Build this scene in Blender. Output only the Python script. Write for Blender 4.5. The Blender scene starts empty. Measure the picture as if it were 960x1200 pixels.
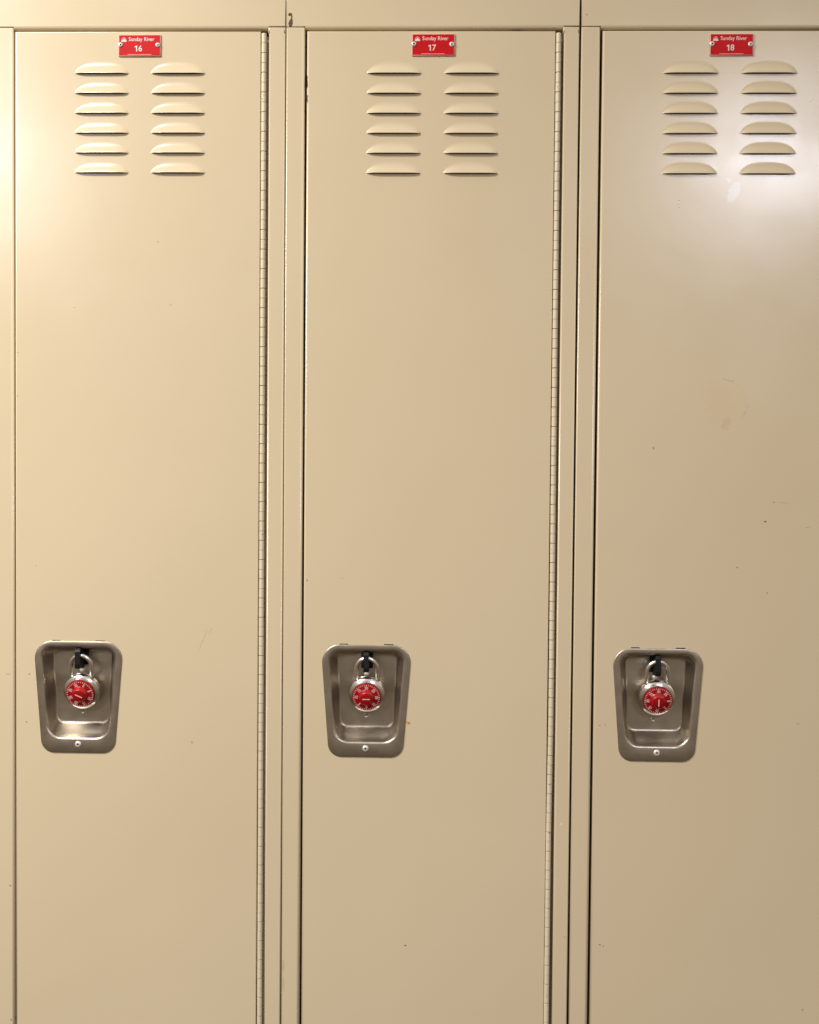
import bpy, math, random
from mathutils import Matrix, Vector
random.seed(7)
sc = bpy.context.scene
C = sc.collection
MM = 0.001
PITCH = 381.0
PI = math.pi

# ---------------------------------------------------------------- mesh helper (all lengths in millimetres)
class MB:
    def __init__(s):
        s.v = []; s.f = []; s.m = []; s.sm = []
    def vert(s, x, y, z):
        s.v.append((x*MM, y*MM, z*MM)); return len(s.v)-1
    def face(s, idx, m=0, smooth=False):
        s.f.append(tuple(idx)); s.m.append(m); s.sm.append(smooth)
    def box(s, x0, x1, y0, y1, z0, z1, m=0):
        a = [s.vert(x, y, z) for z in (z0, z1) for y in (y0, y1) for x in (x0, x1)]
        for q in ((0,2,3,1), (4,5,7,6), (0,1,5,4), (2,6,7,3), (0,4,6,2), (1,3,7,5)):
            s.face([a[i] for i in q], m)
    def bridge(s, A, B, m=0, smooth=True, closed=True):
        n = len(A)
        for i in range(n if closed else n-1):
            j = (i+1) % n
            s.face((A[i], A[j], B[j], B[i]), m, smooth)
    def plate(s, x0, x1, z0, z1, y0, y1, r, hl=None, hr=None, ht=None, hb=None, m=0, n=5, front=True, side_m=None):
        """sheet metal plate facing -Y whose front edges roll back over depth r"""
        hl = r if hl is None else hl; hr = r if hr is None else hr
        ht = r if ht is None else ht; hb = r if hb is None else hb
        prev = None
        for k in range(n+1):
            a = k*PI/2/n; o = 1-math.sin(a); d = r*(1-math.cos(a))
            L = [s.vert(x0+hl*o, y0+d, z0+hb*o), s.vert(x1-hr*o, y0+d, z0+hb*o),
                 s.vert(x1-hr*o, y0+d, z1-ht*o), s.vert(x0+hl*o, y0+d, z1-ht*o)]
            if prev is None and front: 
                F = [s.vert(*[c/MM for c in s.v[i]]) for i in L]
                s.face(F, m)
            if prev: s.bridge(prev, L, m if side_m is None else side_m, True)
            prev = L
        if y1 > y0+r:
            L = [s.vert(x, y1, z) for x, z in ((x0, z0), (x1, z0), (x1, z1), (x0, z1))]
            s.bridge(prev, L, m if side_m is None else side_m, False)
            prev = L
        return prev
    def lathe(s, prof, n=48, m=0, c=(0, 0), cap=True, smooth=True, hard=()):
        """rings about the Y axis at x=c0,z=c1: prof = [(radius, y), ...]; centre closes the last ring"""
        rings = []
        for k, (r, y) in enumerate(prof):
            if r <= 1e-6:
                rings.append([s.vert(c[0], y, c[1])])
            else:
                rings.append([s.vert(c[0]+r*math.cos(2*PI*i/n), y, c[1]+r*math.sin(2*PI*i/n)) for i in range(n)])
        for A, B in zip(rings, rings[1:]):
            if len(B) == 1:
                for i in range(n): s.face((A[i], A[(i+1) % n], B[0]), m, smooth)
            elif len(A) == 1:
                for i in range(n): s.face((A[0], B[(i+1) % n], B[i]), m, smooth)
            else: s.bridge(A, B, m, smooth)
    def tube(s, pts, r, n=14, m=0, caps=True):
        pts = [Vector(p) for p in pts]; prev = None; ref = Vector((0, 1, 0))
        for i, p in enumerate(pts):
            t = (pts[min(i+1, len(pts)-1)]-pts[max(i-1, 0)]).normalized()
            a = ref - t*ref.dot(t)
            if a.length < 1e-4: a = Vector((1, 0, 0))
            a.normalize(); b = t.cross(a); rr = r[i] if isinstance(r, list) else r
            L = [s.vert(*(p+(a*math.cos(2*PI*k/n)+b*math.sin(2*PI*k/n))*rr)) for k in range(n)]
            if prev: s.bridge(prev, L, m)
            elif caps: s.face(L[::-1], m)
            prev = L
        if caps: s.face(prev, m)
    def build(s, name, mats, parent=None, angle=None):
        me = bpy.data.meshes.new(name); me.from_pydata(s.v, [], s.f)
        for p, m, q in zip(me.polygons, s.m, s.sm):
            p.material_index = m; p.use_smooth = q
        for mt in (mats if isinstance(mats, (list, tuple)) else [mats]): me.materials.append(mt)
        import bmesh
        bm = bmesh.new(); bm.from_mesh(me)
        bmesh.ops.recalc_face_normals(bm, faces=bm.faces) if s.__dict__.get('recalc') else None
        if angle is not None:
            for e in bm.edges:
                if len(e.link_faces) == 2 and e.calc_face_angle(0) > math.radians(angle): e.smooth = False
        bm.to_mesh(me); bm.free(); me.update()
        o = bpy.data.objects.new(name, me); C.objects.link(o)
        if parent: o.parent = parent
        return o

def thing(name, label, cat, group, loc):
    o = bpy.data.objects.new(name, None); C.objects.link(o)
    o.location = loc; o.empty_display_size = 0.05
    o['label'] = label; o['category'] = cat; o['group'] = group
    return o

def text_into(mb, txt, size, cx, cz, y, rot=0.0, bold=0.0, m=0, align='CENTER', depth=0.12, sx=1.0):
    cu = bpy.data.curves.new('lettering', 'FONT'); cu.body = txt; cu.size = size
    cu.align_x = align; cu.align_y = 'CENTER'; cu.offset = bold; cu.extrude = 0; cu.resolution_u = 3
    o = bpy.data.objects.new('lettering', cu); C.objects.link(o)
    dg = bpy.context.evaluated_depsgraph_get()
    me = bpy.data.meshes.new_from_object(o.evaluated_get(dg))
    c, s = math.cos(rot), math.sin(rot)
    base = len(mb.v)
    for v in me.vertices:
        x, z = v.co.x*sx, v.co.y
        mb.vert(cx+x*c-z*s, y-depth, cz+x*s+z*c)
    for p in me.polygons: mb.face([base+i for i in p.vertices], m)
    bpy.data.objects.remove(o); bpy.data.curves.remove(cu); bpy.data.meshes.remove(me)

# ---------------------------------------------------------------- materials
class NT:
    def __init__(s, name):
        s.mat = bpy.data.materials.new(name); s.mat.use_nodes = True
        s.t = s.mat.node_tree; s.b = s.t.nodes['Principled BSDF']
        s.pos = s.t.nodes.new('ShaderNodeNewGeometry').outputs['Position']
        s.sep = s.t.nodes.new('ShaderNodeSeparateXYZ'); s.t.links.new(s.pos, s.sep.inputs[0])
    def link(s, a, b): s.t.links.new(a, b)
    def math(s, op, a, b=None, c=None, clamp=False):
        n = s.t.nodes.new('ShaderNodeMath'); n.operation = op; n.use_clamp = clamp
        for i, x in enumerate((a, b, c)):
            if x is None: continue
            if isinstance(x, (int, float)): n.inputs[i].default_value = x
            else: s.link(x, n.inputs[i])
        return n.outputs[0]
    def noise(s, scale, detail=2, rough=0.5, vec=None, stretch=None):
        n = s.t.nodes.new('ShaderNodeTexNoise'); n.inputs['Scale'].default_value = scale
        n.inputs['Detail'].default_value = detail; n.inputs['Roughness'].default_value = rough
        v = vec or s.pos
        if stretch:
            mp = s.t.nodes.new('ShaderNodeMapping'); mp.inputs['Scale'].default_value = stretch
            s.link(v, mp.inputs['Vector']); v = mp.outputs[0]
        s.link(v, n.inputs['Vector']); return n.outputs['Fac']
    def rng(s, x, a, b, c=0.0, d=1.0, smooth=True):
        n = s.t.nodes.new('ShaderNodeMapRange'); n.interpolation_type = 'SMOOTHSTEP' if smooth else 'LINEAR'
        s.link(x, n.inputs['Value'])
        for k, q in zip(('From Min', 'From Max', 'To Min', 'To Max'), (a, b, c, d)): n.inputs[k].default_value = q
        return n.outputs['Result']
    def mix(s, f, a, b):
        n = s.t.nodes.new('ShaderNodeMix'); n.data_type = 'RGBA'
        if isinstance(f, (int, float)): n.inputs['Factor'].default_value = f
        else: s.link(f, n.inputs['Factor'])
        for k, q in (('A', a), ('B', b)):
            i = [i for i in n.inputs if i.name == k and i.type == 'RGBA'][0]
            if isinstance(q, tuple): i.default_value = (*q, 1)
            else: s.link(q, i)
        return [o for o in n.outputs if o.type == 'RGBA'][0]
    def bump(s, h, strength, dist, prev=None):
        n = s.t.nodes.new('ShaderNodeBump'); n.inputs['Strength'].default_value = strength
        n.inputs['Distance'].default_value = dist; s.link(h, n.inputs['Height'])
        if prev: s.link(prev, n.inputs['Normal'])
        return n.outputs[0]
    def set(s, **k):
        for a, q in k.items():
            i = s.b.inputs[a.replace('_', ' ')]
            if isinstance(q, (int, float)): i.default_value = q
            elif isinstance(q, tuple): i.default_value = (*q, 1)
            else: s.link(q, i)

PAINT = (0.628, 0.516, 0.345)
# paint damage, in world millimetres: (x, z, half width, half height, turn in degrees, colour, strength, edge raggedness)
BR = (0.10, 0.055, 0.03); RUST = (0.50, 0.24, 0.03); TAN = (0.42, 0.28, 0.12); MILK = (0.78, 0.80, 0.82); DK = (0.12, 0.085, 0.06)
MARKS = {
 16: [(-105, 862, 0.8, 15, -22, TAN, .4, 1.2), (-336, 813.6, 1.1, 1.3, 0, TAN, 1, .3), (-362.1, 530, 1.6, .9, 0, BR, .6, .3), (-364.5, 813.4, 3.0, .6, 0, TAN, .8, .3),
      (-166, 1383, 1.0, .8, 0, DK, .5, .2), (-149, 1301, .8, 1.0, 0, DK, .5, .2), (-276, 1297, .9, .7, 0, DK, .5, .2), (-351, 1237.8, 1.0, .7, 0, DK, .5, .2),
      (-351.5, 1180.8, .9, .9, 0, DK, .5, .2), (-119.4, 725.9, .9, 1.4, 10, TAN, 1, .3), (-327, 957.4, .9, .7, 0, TAN, 1, .3), (-340, 750, 1.0, 1.0, 0, DK, .7, .3),
      (-218, 777, 1.3, 1.3, 0, BR, 1, .4), (-361, 349, 1.4, 1.0, 0, DK, .7, .3), (-356, 350, 1.0, 1.0, 0, DK, .7, .3),
      (-230, 1225, 42, 50, 0, (.60, .50, .34), .22, 26), (-95, 874, .6, 5, -30, TAN, .5, .8)],
 17: [(5.2, 1676, 2.1, 2.0, 0, BR, 1, .8), (7.6, 1672, .9, 5.5, 0, BR, 1, .9), (6.2, 1665, 3.0, 4.8, 0, BR, 1, 1.2), (166.8, 755.5, 2.2, 1.7, 0, RUST, 1, .6), (163.0, 757, 2.6, .9, 20, RUST, .9, .5),
      (31.9, 942, 1.0, 1.3, 0, DK, .6, .3), (165, 460, 1.2, .9, 0, BR, 1, .2), (28.0, 1590, 1.1, 9, 0, DK, 1, 1.3), (28.2, 1568, .9, 6, 0, (.2, .14, .1), 1, 1.2), (25, 1555, 1.0, 5, 0, TAN, .8, .8),
      (276, 1548, 1.6, 1.3, 0, (.75, .72, .66), .8, .4), (3.0, 430, 2.0, 8, 4, (.50, .38, .22), .5, 1.5), (3.5, 405, 2.0, 10, 0, (.50, .38, .22), .5, 1.5), (375, 475, 1.2, 1.2, 0, RUST, .6, .4),
      (368, 625, 1.6, .9, 30, (.78, .70, .52), .9, .4), (78, 945, .6, .6, 0, DK, .7, .2), (300, 1656.0, 10, 1.1, 0, DK, .8, 1.0)],
 18: [(579.5, 1449, 7, 14, -22, MILK, .36, 2.2), (573, 1464, 4.5, 2.0, -35, MILK, .3, 1.6), (574, 1152, 5, 9, -25, TAN, .2, 4), (570, 1178, 26, 30, 20, (.60, .44, .20), .2, 18), (598, 1165, .8, 12, -25, TAN, .3, 3),
      (577, 1207, 9, .7, -18, TAN, .42, 1.2), (481.5, 1119, 1.1, 2.0, 10, TAN, 1, .4), (637.6, 1050, 1.3, .9, 0, BR, .55, .3), (650, 1049.5, 8, .45, 0, TAN, .6, .5), (627, 1160+865-1000, 1.6, 1.1, 0, BR, .9, .4),
      (417, 756, 1.3, .9, 10, TAN, .9, .3), (420.8, 466, 1.6, .9, 0, BR, .55, .3), (425.5, 464, 1.2, .8, 0, BR, .5, .3), (687, 385, 1.3, .9, 35, BR, .6, .3), (631, 932, 1.6, .7, 40, BR, .55, .3),
      (509.6, 1438, .9, .7, 0, DK, .6, .3), (509.7, 1429, .8, .7, 0, DK, .6, .3), (509.0, 1433, .6, .7, 0, DK, .6, .3), (682, 1018, 3.5, .5, 10, TAN, .6, .5), (592, 965, 1.5, .7, 40, BR, .6, .3),
      (388, 1675, 1.0, 1.0, 0, DK, .6, .3), (676, 1565, 4, .5, 40, TAN, .5, .5), (674, 762, 1.6, .5, 0, BR, .6, .3), (424, 757, .8, 2.0, 0, TAN, .5, .4)],
}
def paint(name, marks=(), base=PAINT, chips=False, rough=0.22):
    t = NT(name)
    big = t.noise(2.2, 3, .55)
    col = t.mix(t.rng(big, .3, .7), tuple(c*.975 for c in base), tuple(min(1, c*1.02) for c in base))
    fine = t.noise(420, 2, .6)
    col = t.mix(t.rng(fine, .2, .8, 0, .10, False), col, tuple(c*.80 for c in base))
    # sparse pinhead specks of dirt
    vo = t.t.nodes.new('ShaderNodeTexVoronoi'); vo.inputs['Scale'].default_value = 34; t.link(t.pos, vo.inputs['Vector'])
    sp = t.math('LESS_THAN', vo.outputs['Distance'], .022)
    rnd = t.t.nodes.new('ShaderNodeSeparateColor'); t.link(vo.outputs['Color'], rnd.inputs[0])
    sp = t.math('MULTIPLY', sp, t.math('GREATER_THAN', rnd.outputs[0], .86))
    col = t.mix(t.math('MULTIPLY', sp, .22), col, TAN)
    wob = t.noise(260, 3, .6)
    wob2 = t.noise(330, 3, .6, stretch=(1, 1.0, .83))
    flat = None
    X = t.math('MULTIPLY', t.sep.outputs[0], 1000.0); Z = t.math('MULTIPLY', t.sep.outputs[2], 1000.0)
    for (cx, cz, rx, rz, ang, c, st, wk) in marks:
        ca, sa = math.cos(math.radians(ang)), math.sin(math.radians(ang))
        k = wk*4.5
        dx = t.math('ADD', t.math('SUBTRACT', X, cx), t.math('MULTIPLY', t.math('SUBTRACT', wob, .5), k))
        dz = t.math('ADD', t.math('SUBTRACT', Z, cz), t.math('MULTIPLY', t.math('SUBTRACT', wob2, .5), k))
        u = t.math('ADD', t.math('MULTIPLY', dx, ca/rx), t.math('MULTIPLY', dz, sa/rx))
        w = t.math('ADD', t.math('MULTIPLY', dx, -sa/rz), t.math('MULTIPLY', dz, ca/rz))
        d = t.math('ADD', t.math('MULTIPLY', u, u), t.math('MULTIPLY', w, w))
        soft = 0.2 if rx > 20 else .75
        mask = t.rng(d, soft, 1.25 if rx < 20 else 1.6, st, 0)
        col = t.mix(mask, col, c)
    if chips:
        ch = t.noise(170, 3, .65)
        col = t.mix(t.rng(ch, .70, .73), col, DK)
    t.set(Base_Color=col, Roughness=t.rng(t.noise(6, 3, .6), .3, .7, rough-.03, rough+.04), Specular_IOR_Level=.68)
    peel = t.noise(520, 2, .55)
    n = t.bump(peel, .16, .0004)
    if not chips: n = t.bump(t.noise(7, 2, .5), .11, .0030, n)
    t.set(Normal=n)
    return t.mat

def steel(name, base, rough, brush=0.0, metal=1.0, mot=.85):
    t = NT(name)
    st = t.noise(900, 3, .6, stretch=(.03, 1, 1))
    bl = t.noise(45, 3, .6)
    col = t.mix(t.rng(bl, .3, .7), tuple(c*mot for c in base), base)
    col = t.mix(t.rng(st, .3, .75, 0, .25 if brush else .05), col, tuple(c*.62 for c in base))
    t.set(Base_Color=col, Metallic=metal, Roughness=t.rng(bl, .25, .75, rough*.93, rough*1.1))
    if brush: t.set(Normal=t.bump(st, brush, .0003))
    return t.mat

def plain(name, base, rough, metal=0.0, var=.12, spec=.5, coat=0.0):
    t = NT(name)
    col = t.mix(t.rng(t.noise(300, 2, .6), .3, .7), tuple(c*(1-var) for c in base), base)
    t.set(Base_Color=col, Metallic=metal, Roughness=rough, Specular_IOR_Level=spec, Coat_Weight=coat, Coat_Roughness=.12)
    return t.mat

M_PAINT = {n: paint('beige_enamel_%d' % n, MARKS[n]) for n in (16, 17, 18)}
M_LOUVER = paint('beige_enamel_pressed', rough=.22)
M_HINGE = paint('cream_hinge_enamel', base=(0.66, 0.565, 0.40), chips=True, rough=.5)
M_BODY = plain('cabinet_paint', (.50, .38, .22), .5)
M_STEEL = steel('brushed_stainless', (.53, .465, .385), .35, brush=.2, mot=.92)
M_SCREW = steel('zinc_rivet', (.84, .80, .72), .36, metal=.55)
M_CHROME = steel('lock_chrome', (.90, .86, .83), .2)
M_LOCKBACK = steel('lock_case_steel', (.70, .66, .60), .26)
M_SHACKLE = steel('shackle_steel', (.98, .92, .83), .24, metal=.95)
M_BLACK = plain('black_nylon', (.008, .008, .008), .5, spec=.3)
M_HOLE = plain('hole_shade_paint', (.02, .012, .008), .8, spec=.1)  # near-black colour for the shade inside slots and rivet holes
M_RED = plain('red_dial_enamel', (.37, .002, .005), .26, coat=.12)
M_PLATE = plain('red_engraved_plastic', (.56, .003, .007), .45, spec=.16)
M_CORE = plain('plate_core_plastic', (.80, .45, .36), .5)
M_WHITE = plain('white_ink', (.80, .68, .64), .5)
M_PALE = plain('pale_pink_engraving', (.80, .36, .33), .5)
M_PINKW = plain('dial_numeral_ink', (.86, .66, .62), .5)
M_SCRIPT = plain('blue_grey_engraving', (.05, .07, .14), .4)
M_CHROMEW = plain('bezel_white_tick', (.9, .9, .88), .4)

# ---------------------------------------------------------------- louvre pressing (shared mesh, placed 12 times per door)
LW, LB, LT = 39.0, -2.0, 18.5            # half width, bottom and top of the pressed patch round the slit
def louver_mesh():
    mb = MB(); a = 35.2; H = 4.4
    xs = []
    N = 60
    for i in range(N+1):
        u = -1+2*i/N; xs.append(a*math.copysign(1-(1-abs(u))**1.7, u))
    xs = [-LW, -37]+xs+[37, LW]
    zs = [0, .5, 1.2, 2.2, 3.4, 4.6, 5.8, 7, 8.2, 9.4, 10.6, 11.8, 13, 14, 15, 16, 17.2, LT]
    def h(x, z):
        q = abs(x)/a
        if q >= 1: return 0
        T = 15.2*(1-q**3.0)**.75+.9
        t = z/T
        if t >= 1: return 0
        return H*(1-q**7)**.85*(.5+.5*math.cos(PI*t**.70))
    top = [[mb.vert(x, -h(x, z), z) for x in xs] for z in zs]
    for A, B in zip(top, top[1:]): mb.bridge(A, B, closed=False)
    inn = [[mb.vert(x, -max(h(x, z)-.9, -.9), z) for x in xs[2:-2]] for z in zs[:12]]
    for A, B in zip(inn, inn[1:]): mb.bridge(B, A, closed=False, smooth=True)
    lipA = [mb.vert(x, -h(x, 0), 0) for x in xs[2:-2]]; lipB = [mb.vert(x, -h(x, 0)+.9, 0) for x in xs[2:-2]]
    mb.bridge(lipB, lipA, closed=False, smooth=False)
    lo = [mb.vert(x, 0, LB) for x in xs]; l1 = [mb.vert(x, 0, -.05) for x in xs]
    mb.bridge(lo, l1, closed=False, smooth=False)
    l2 = [mb.vert(x, .9, -.05) for x in xs]; mb.bridge(l1, l2, closed=False, smooth=False)
    return mb
LOUV_X = (140.9, 240.9); LOUV_Z = [1600-25.6*k for k in range(6)]

def strip_grid(mb, x0, x1, z0, z1, holes, y=0):
    xb = sorted({x0, x1} | {h[0] for h in holes} | {h[1] for h in holes})
    zb = sorted({z0, z1} | {h[2] for h in holes} | {h[3] for h in holes})
    V = {}
    def v(i, j):
        if (i, j) not in V: V[(i, j)] = mb.vert(xb[i], y, zb[j])
        return V[(i, j)]
    for i in range(len(xb)-1):
        for j in range(len(zb)-1):
            cx, cz = (xb[i]+xb[i+1])/2, (zb[j]+zb[j+1])/2
            if any(h[0] < cx < h[1] and h[2] < cz < h[3] for h in holes): continue
            mb.face((v(i, j), v(i+1, j), v(i+1, j+1), v(i, j+1)))

# ---------------------------------------------------------------- handle pocket
def trap(zt, zb, xl_t, xr_t, xl_b, xr_b, rt, rb, n=9):
    """rounded trapezoid, counter clockwise seen from the front; same vertex count whatever the radii"""
    P = [(xl_b, zb, rb), (xr_b, zb, rb), (xr_t, zt, rt), (xl_t, zt, rt)]
    out = []
    for k in range(4):
        p = Vector(P[k][:2]); a = Vector(P[k-1][:2]); b = Vector(P[(k+1) % 4][:2]); r = P[k][2]
        da = (a-p).normalized(); db = (b-p).normalized()
        half = math.acos(max(-1, min(1, da.dot(db))))/2
        L = r/math.tan(half); c = p+(da+db).normalized()*(r/math.sin(half))
        s0 = p+da*L-c; s1 = p+db*L-c
        a0 = math.atan2(s0.y, s0.x); a1 = math.atan2(s1.y, s1.x)
        while a1 < a0: a1 += 2*PI
        for i in range(n):
            t = a0+(a1-a0)*i/(n-1); out.append((c.x+r*math.cos(t), c.y+r*math.sin(t)))
        q = Vector(P[(k+1) % 4][:2]); r2 = P[(k+1) % 4][2]
        # a few points along the following edge keep the sheet evenly meshed
    # insert edge points
    full = []
    for k in range(4):
        arc = out[k*n:(k+1)*n]; nxt = out[((k+1) % 4)*n]
        full += arc
        for i in range(1, 8):
            f = i/8; full.append((arc[-1][0]*(1-f)+nxt[0]*f, arc[-1][1]*(1-f)+nxt[1]*f))
    return full
def outer(i): return trap(858.3-i, 709.6+i, 50.4+i, 170.6-i, 61.8+i, 159.2-i, 23-i*.9, 18-i*.8)
def opening(i): return trap(849-i, 730.8+i, 61.9+i, 159.1-i, 71.0+i, 150.0-i, 13-i*.6, 19-i*.8)
def floor_o(i): return trap(845-i, 744+i, 69.4+i, 151.8-i, 74.6+i, 146.4-i, 8-i*.5, 10-i*.5)
def pocket(parent):
    mb = MB(); rings = []
    def ring(pts, y): rings.append([mb.vert(x, y(x, z) if callable(y) else y, z) for x, z in pts])
    ring(outer(0), 0.0); ring(outer(0), -.5); ring(outer(.45), -1.1); ring(outer(1.1), -1.3)
    ring(opening(-3.6), -1.35); ring(opening(-2.2), -1.1); ring(opening(-1.0), -.2); ring(opening(-.2), 1.6); ring(opening(.4), 4.0)
    def mixr(f, i=0):
        A, B = opening(.4+i), floor_o(0)
        return [(a[0]*(1-f)+b[0]*f, a[1]*(1-f)+b[1]*f) for a, b in zip(A, B)]
    D = lambda z: 21.0+2.0*min(1, max(0, (806-z)/14))
    ring(mixr(.33), 9); ring(mixr(.66), 14.5)
    ring(mixr(.9), lambda x, z: D(z)-3.6); ring(floor_o(0), lambda x, z: D(z)-1.9)
    ring(floor_o(1.0), lambda x, z: D(z)-.7); ring(floor_o(2.4), lambda x, z: D(z)-.12); ring(floor_o(4.0), lambda x, z: D(z))
    base = floor_o(4.0); cx, cz = 110.6, 795
    for f in (.85, .7, .55, .4, .25, .1):
        rings.append([mb.vert(cx+(x-cx)*f, D(cz+(z-cz)*f), cz+(z-cz)*f) for x, z in base])
    for A, B in zip(rings, rings[1:]): mb.bridge(A, B)
    mb.face(rings[-1], 0, True)
    o = mb.build('handle_pocket', [M_STEEL, M_HOLE], parent)
    # dark bars painted as the shade in two narrow hanger slots above the flange
    for a, b in ((75.2, 86.4), (133.6, 146.0)):
        m2 = MB(); m2.box(a, b, -.25, .2, 858.2, 859.3); m2.build('hanger_slot_shade', M_HOLE, parent)
    m3 = MB(); m3.lathe([(4.2, -1.3), (4.2, -1.9), (3.6, -2.7), (2.4, -3.1), (1.5, -3.1), (1.2, -2.3)], 28, c=(110.4, 721.4))
    m3.lathe([(1.25, -2.35), (0, -2.3)], 16, m=1, c=(110.4, 721.4)); m3.build('rivet', [M_SCREW, M_HOLE], o, angle=50)
    m4 = MB(); m4.lathe([(3.4, 23.0), (3.2, 22.5), (2.7, 22.4), (2.2, 22.7), (0, 22.8)], 24, c=(109.4, 760.4)); m4.build('rivet', M_STEEL, o, angle=60)
    m5 = MB(); m5.lathe([(3.6, 21.2), (3.5, 17.5), (2.4, 16.2), (0, 15.9)], 24, c=(110.0, 817.0)); m5.build('rivet', M_SCREW, o, angle=60)
    # black hasp: base block coloured as the slot opening's shade, and the fin with its eye for the shackle
    h = MB(); h.box(102.8, 118.2, 17.5, 21.2, 824.5, 849.5)
    cy, czz, er, n = 1.2, 838.6, 4.2, 24
    prof = [(-5, 822.0), (17.6, 822.0), (17.6, 848.5), (-2.0, 848.5), (-5, 845)]
    outl = []
    for i in range(n):
        a = 2*PI*i/n; dy, dz = math.cos(a), math.sin(a); best = 1e9
        for (p, q) in zip(prof, prof[1:]+prof[:1]):
            ey, ez = q[0]-p[0], q[1]-p[1]; den = dy*ez-dz*ey
            if abs(den) < 1e-9: continue
            t_ = ((p[0]-cy)*ez-(p[1]-czz)*ey)/den
            s_ = ((p[0]-cy)*dz-(p[1]-czz)*dy)/den
            if t_ > 0 and -1e-6 <= s_ <= 1+1e-6: best = min(best, t_)
        outl.append((cy+dy*best, czz+dz*best))
    O1 = [h.vert(106.9, y, z) for y, z in outl]; I1 = [h.vert(106.9, cy+er*math.cos(2*PI*i/n), czz+er*math.sin(2*PI*i/n)) for i in range(n)]
    O2 = [h.vert(113.7, y, z) for y, z in outl]; I2 = [h.vert(113.7, cy+er*math.cos(2*PI*i/n), czz+er*math.sin(2*PI*i/n)) for i in range(n)]
    h.bridge(O1, I1, smooth=False); h.bridge(I2, O2, smooth=False); h.bridge(O2, O1, smooth=False); h.bridge(I1, I2, smooth=False)
    h.build('hasp', M_BLACK, parent)
    return o

def number_plate(parent, num, x0, z0):
    x1, z1 = x0+55.0, z0+27.6; cx = (x0+x1)/2
    mb = MB(); mb.plate(x0, x1, z0, z1, -2.2, -.2, .7, m=0, n=2, side_m=1)
    o = mb.build('number_plate', [M_PLATE, M_CORE], parent)
    t = MB()
    text_into(t, 'Sunday River', 7.1, x0+13.2, z1-6.0, -2.2, bold=.05, align='LEFT', sx=.90)
    text_into(t, str(num)[1], 10.6, cx+.9, z0+9.6, -2.2, bold=.14, sx=.95)
    ox, oz = cx-5.6, z0+6.0                         # the figure 1 with its flag
    t.face([t.vert(ox+a, -2.32, oz+b) for a, b in ((1.1, 0), (2.5, 0), (2.5, 7.6), (1.3, 7.6), (-.7, 6.4), (-.7, 5.0), (1.1, 5.9))])
    t.build('lettering', M_WHITE, o)
    s = MB(); random.seed(num)                       # fine print, too small to read
    x = x0+12
    while x < x1-13:
        w = random.uniform(.7, 1.7); s.box(x, x+w, -2.32, -2.2, z0+1.6, z0+2.5); x += w+.35
    s.build('fine_print', M_PALE, o)
    e = MB()                                         # small round-topped emblem with a white hill
    ex, ez = x0+7.0, z1-6.3
    arc = []
    for i in range(17):
        a = PI*i/16; arc.append((ex+3.5*math.cos(a), ez-2.6+5.4*math.sin(a), ex+2.7*math.cos(a), ez-2.6+4.5*math.sin(a)))
    A = [e.vert(a, -2.32, b) for a, b, c, d in arc]; B = [e.vert(c, -2.32, d) for a, b, c, d in arc]
    e.bridge(A, B, 1, False, closed=False)
    hill = [(-3.5, -2.9), (3.5, -2.9), (3.0, -1.6), (1.6, -.2), (.5, 1.2), (-.4, 1.0), (-1.4, -.3), (-2.8, -1.3)]
    e.face([e.vert(ex+a, -2.34, ez+b) for a, b in hill], 0)
    e.build('emblem', [M_WHITE, M_PALE], o)
    for rx, dz in ((x0+2.6, 14.6), (x1-3.6, 14.2)):
        r = MB(); r.lathe([(3.2, -2.1), (3.1, -2.9), (2.4, -3.5), (1.3, -3.6), (1.05, -2.9)], 24, c=(rx, z0+dz))
        r.lathe([(1.1, -2.95), (0, -2.9)], 14, m=1, c=(rx, z0+dz)); r.build('rivet', [M_SCREW, M_HOLE], o, angle=50)

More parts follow.
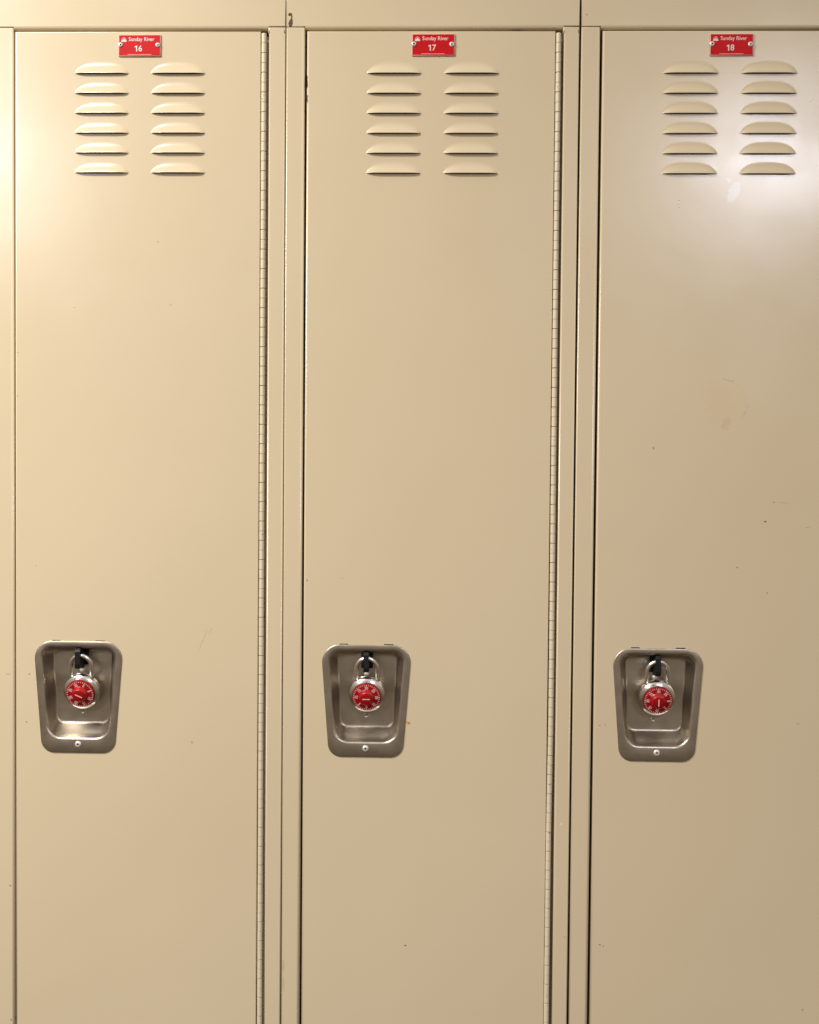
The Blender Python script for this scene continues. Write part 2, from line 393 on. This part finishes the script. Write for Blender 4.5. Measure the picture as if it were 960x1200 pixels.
ZB, ZT = -100.0, 1728.0
def locker(idx, num, label, shift):
    L = thing('locker', label, 'locker', 'beige steel lockers standing in a row', (idx*PITCH*MM, 0, 0))
    mp = M_PAINT[num]
    # cabinet body behind the frame
    b = MB(); b.box(.7, 1.7, 4, 400, ZB, ZT); b.box(379.3-shift, 380.3-shift, 4, 400, ZB, ZT); b.box(1.7, 379.3, 399, 400, ZB, ZT)
    b.box(1.7, 379.3, 24, 399, ZT-1.2, ZT-.2); b.box(1.7, 379.3, 24, 399, ZB, ZB+1.2)
    b.box(1.7, 18, 22, 23, ZB+1.2, ZT-1.2); b.box(364, 379.3-shift, 22, 23, ZB+1.2, ZT-1.2)
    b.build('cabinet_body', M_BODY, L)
    # header rail with the rolled lintel lip over the door
    h = MB(); h.plate(.45, 380.6-shift, 1660.7, ZT, 0, 21, 1.2, hl=1.0, hr=1.0, hb=.6, n=4)
    n = 7; A = None
    for k in range(n+1):
        a = PI/2*k/n; q = [h.vert(25.0, .15+4.2*(1-math.cos(a)), 1661.3-4.4*math.sin(a)), h.vert(358.6, .15+4.2*(1-math.cos(a)), 1661.3-4.4*math.sin(a))]
        if A: h.face((A[0], q[0], q[1], A[1]), 0, True)
        A = q
    q = [h.vert(25.0, 21, 1656.9), h.vert(358.6, 21, 1656.9)]; h.face((A[0], q[0], q[1], A[1]))
    h.build('header_rail', mp, L)
    s = MB(); s.plate(.45, 380.6-shift, ZB, -50, 0, 21, 1.5, n=4); s.build('base_rail', mp, L)
    p = MB(); p.plate(.5, 24.7, -49, 1659.8, .05, 21, 2.6, hl=1.7, hr=3.6, ht=1.2, hb=1, n=5); p.build('frame_post', mp, L)
    p = MB(); p.plate(359.0, 380.5-shift, -49, 1652.0, .05, 21, 2.0, hl=2.0, hr=2.0, ht=.01, hb=1, n=5)
    p.plate(357.9, 380.5-shift, 1652.0, 1659.8, .05, 21, 2.0, hl=2.4, hr=2.0, ht=1.2, hb=.01, n=5); p.build('frame_post', mp, L)
    # door sheet with openings for louvres and pocket
    dl = {16: 26.5, 17: 27.5, 18: 27.9}[num]; dr, z0, z1 = 348.4, -45.0, 1654.7
    holes = [(cx-LW, cx+LW, z+LB, z+LT) for cx in LOUV_X for z in LOUV_Z]+[(66, 155, 727, 775), (60.5, 160.5, 775, 851)]
    d = MB(); yf = .3
    # outline with rolled edges (front sheet is the grid), then the sheet itself
    d.plate(dl, dr, z0, z1, yf-.3, 19, 2.6, hl=2.6, hr=1.2, ht=1.6, hb=1.6, n=6, front=False)
    strip_grid(d, dl+2.6, dr-1.2, z0+1.6, z1-1.6, holes)
    door = d.build('door', mp, L)
    for cx in LOUV_X:
        for z in LOUV_Z:
            o = bpy.data.objects.new('louver', LOUV); C.objects.link(o); o.parent = door; o.location = (cx*MM, 0, z*MM)
    # piano hinge: one knuckle every half inch
    g = MB(); hx, r = 352.8, 3.35; prev = None; kn = 12.65; z = z1-3.2; nn = 14; rr = random.Random(num)
    dark = 0
    while z > z0+kn:
        gap = .85 if dark % 2 else .4; rk = r+rr.uniform(-.03, .03); hz = hx+rr.uniform(-.06, .06)+(-1.4*max(0, min(1, (770-z)/160)) if num == 17 else 0)
        hz += 0.8*math.sin(z/310.0)*(1 if num == 17 else .3)*.6
        for (ra, za) in ((rk-.9, z), (rk-.12, z-.02), (rk, z-.14), (rk, z-kn+gap+.14), (rk-.12, z-kn+gap+.02), (rk-.9, z-kn+gap), (rk-2.2, z-kn+gap), (rk-2.2, z-kn)):
            ring = [g.vert(hz+ra*math.cos(2*PI*i/nn), .9+ra*math.sin(2*PI*i/nn), za) for i in range(nn)]
            if prev: g.bridge(prev, ring)
            else: g.face(ring)
            prev = ring
        z -= kn; dark += 1
    g.face(prev[::-1])
    g.box(351.5, 362.0, 15, 16, z0, z1-2)          # leaf strip, added to set how dark the hinge gap looks
    g.build('hinge', M_HINGE, L, angle=18)
    pocket(L)
    number_plate(L, num, {16: 163.4, 17: 163.6, 18: 164.6}[num], {16: 1621.8, 17: 1622.4, 18: 1622.1}[num])
    return L

_l = louver_mesh().build('louver', M_LOUVER, None, angle=60); LOUV = _l.data; bpy.data.objects.remove(_l)
locker(-1, 16, 'beige steel locker with red number plate 16, leftmost in the row', 0)
locker(0, 17, 'beige steel locker with red number plate 17, between lockers 16 and 18', 1.5)
locker(1, 18, 'beige steel locker with red number plate 18 and a milky smear under its louvers', 0)

# ---------------------------------------------------------------- padlocks
def padlock(x, z, yaw, zero, bar, label, roll=0):
    """built round the bezel centre; face toward -Y, body back at y=16"""
    T = thing('padlock', label, 'padlock', 'combination padlocks with red dials', (x*MM, 2.2*MM, z*MM))
    T.rotation_euler = (math.radians(14), math.radians(roll), math.radians(yaw))
    b = MB(); b.lathe([(0, 16.2), (15, 16.0), (20.5, 15.0), (23.0, 12.6), (23.6, 10.5), (23.8, 9.6), (23.3, 9.1), (23.3, 7.9), (23.8, 7.4), (23.6, 4.5), (23.2, 2.6)][::-1], 64)
    body = b.build('lock_body', M_LOCKBACK, T, angle=50)
    e = MB(); e.lathe([(23.4, 3.6), (23.8, 2.4), (23.6, 1.6), (23.0, 1.0), (19.9, -1.3), (19.3, -1.5), (19.0, -1.2), (18.9, .5), (0, .6)], 72)
    bez = e.build('bezel', M_CHROME, T, angle=50)
    w = MB()
    # maker's script along the top of the bezel: small engraved letters on the slope
    for i, ch in enumerate('Master'):
        a = PI/2+(2.5-i)*.125; rr = 20.9; 
        text_into(w, ch, 3.4, rr*math.cos(a), rr*math.sin(a), -.75, rot=a-PI/2, bold=.08)
    w.build('lettering', M_SCRIPT, bez)
    w = MB(); c_, s_ = 0, 19.6
    w.face([w.vert(-.8, -1.7, 20.6), w.vert(.8, -1.7, 20.6), w.vert(0, -1.7, 18.9)]); w.build('index_mark', M_SCRIPT, bez)
    d = MB(); d.lathe([(18.5, .4), (18.6, -3.4), (18.2, -4.1), (17.6, -4.3), (10.8, -4.7), (10.0, -5.6), (8.9, -9.6), (8.3, -10.4), (7.4, -10.75), (0, -10.8)], 64)
    dial = d.build('dial', M_RED, T, angle=40)
    k = MB(); ca, sa = math.cos(math.radians(bar)), math.sin(math.radians(bar))
    k.face([k.vert(u*ca-v*sa, -11.0, u*sa+v*ca) for u, v in ((-4.9, -.65), (4.9, -.65), (4.9, .65), (-4.9, .65))])
    k.build('pointer_bar', M_PINKW, dial)
    m = MB()
    for i in range(40):
        a = math.radians(zero)-2*PI*i/40; five = i % 5 == 0
        r0, r1, hw = (15.3 if five else 16.1), 17.7, (.5 if five else .36)
        ux, uz = math.cos(a), math.sin(a)
        m.face([m.vert(r*ux-q*uz, -4.62, r*uz+q*ux) for r, q in ((r0, -hw), (r1, -hw), (r1, hw), (r0, hw))])
        if five: text_into(m, str(i), 5.0, 13.0*ux, 13.0*uz, -4.68, rot=a-PI/2, bold=.14, depth=.15, sx=.95)
    m.build('numerals', M_PINKW, dial)
    s = MB(); pts = []; hw, top = 13.6, 49.0
    for q in (16, 22, 28, 34): pts.append((-hw, 9.8, q))
    for i in range(13):
        a = PI-PI*i/12; pts.append((hw*math.cos(a), 9.8, top-hw+hw*math.sin(a)))
    for q in (34, 28, 22, 16): pts.append((hw, 9.8, q))
    s.tube(pts, 2.95, 16); s.build('shackle', M_SHACKLE, T)
    return T

padlock(-381+113.0, 789.2, 0, 65, -25, 'padlock with red dial in the pocket of locker 16, pointer bar slanting')
padlock(111.1, 790.2, 0, 270, 0, 'padlock with red dial in the pocket of locker 17, pointer bar level')
padlock(381+110.9, 790.8, 0, 0, 92, 'padlock with red dial in the pocket of locker 18, pointer bar upright', roll=0)

# ---------------------------------------------------------------- light
w = bpy.data.worlds.new('World'); sc.world = w; w.use_nodes = True
nt = w.node_tree; bg = nt.nodes['Background']
tc = nt.nodes.new('ShaderNodeTexCoord'); sp = nt.nodes.new('ShaderNodeSeparateXYZ'); rp = nt.nodes.new('ShaderNodeValToRGB')
nt.links.new(tc.outputs['Generated'], sp.inputs[0])
mr = nt.nodes.new('ShaderNodeMapRange'); mr.inputs['From Min'].default_value = -1; mr.inputs['From Max'].default_value = 1
nt.links.new(sp.outputs[2], mr.inputs['Value']); nt.links.new(mr.outputs[0], rp.inputs[0])
rp.color_ramp.elements[0].position = .2; rp.color_ramp.elements[0].color = (.13, .09, .06, 1)
rp.color_ramp.elements[1].position = .85; rp.color_ramp.elements[1].color = (.80, .76, .70, 1)
m_ = rp.color_ramp.elements.new(.5); m_.color = (.39, .31, .215, 1)
nt.links.new(rp.outputs[0], bg.inputs[0]); bg.inputs[1].default_value = .74

def area(name, loc, target, sx, sy, power, col):
    l = bpy.data.lights.new(name, 'AREA'); l.shape = 'RECTANGLE'; l.size = sx; l.size_y = sy; l.energy = power; l.color = col
    o = bpy.data.objects.new(name, l); C.objects.link(o); o.location = loc
    o.rotation_euler = (Vector(target)-Vector(loc)).to_track_quat('-Z', 'Y').to_euler()
    return o
area('ceiling_lamp', (-1.25, -1.10, 2.50), (-1.25, -1.10, 0), 1.2, .30, 86, (1, .965, .90))
area('ceiling_lamp', (-2.02, -3.79, 2.52), (-2.02, -3.79, 0), .5, .5, 82, (.92, .93, 1))
area('ceiling_lamp', (1.50, -3.30, 2.38), (1.50, -3.30, 0), .40, .30, 66, (.82, .85, 1))

# ---------------------------------------------------------------- camera
cam = bpy.data.cameras.new('Camera'); co = bpy.data.objects.new('Camera', cam); C.objects.link(co)
cam.sensor_fit = 'HORIZONTAL'; cam.sensor_width = 24; cam.lens = 35.0; cam.clip_start = .05; cam.clip_end = 100
Rm = Matrix(((0.9995826178987214, -0.02728547541646596, -0.009491724081335553), (0.02756091633632478, 0.9991634699111785, 0.030211856708178008), (0.008659439095049942, -0.030460847433234788, 0.9994984496677362)))
co.matrix_world = Matrix.Translation((.2081282, -1.5596849, 1.0806175)) @ (Rm @ Matrix.Rotation(PI/2, 3, 'X')).to_4x4()
sc.camera = co
sc.view_settings.view_transform = 'Standard'; sc.view_settings.look = 'None'
sc.view_settings.exposure = 0; sc.view_settings.gamma = 1; sc.view_settings.use_curve_mapping = False
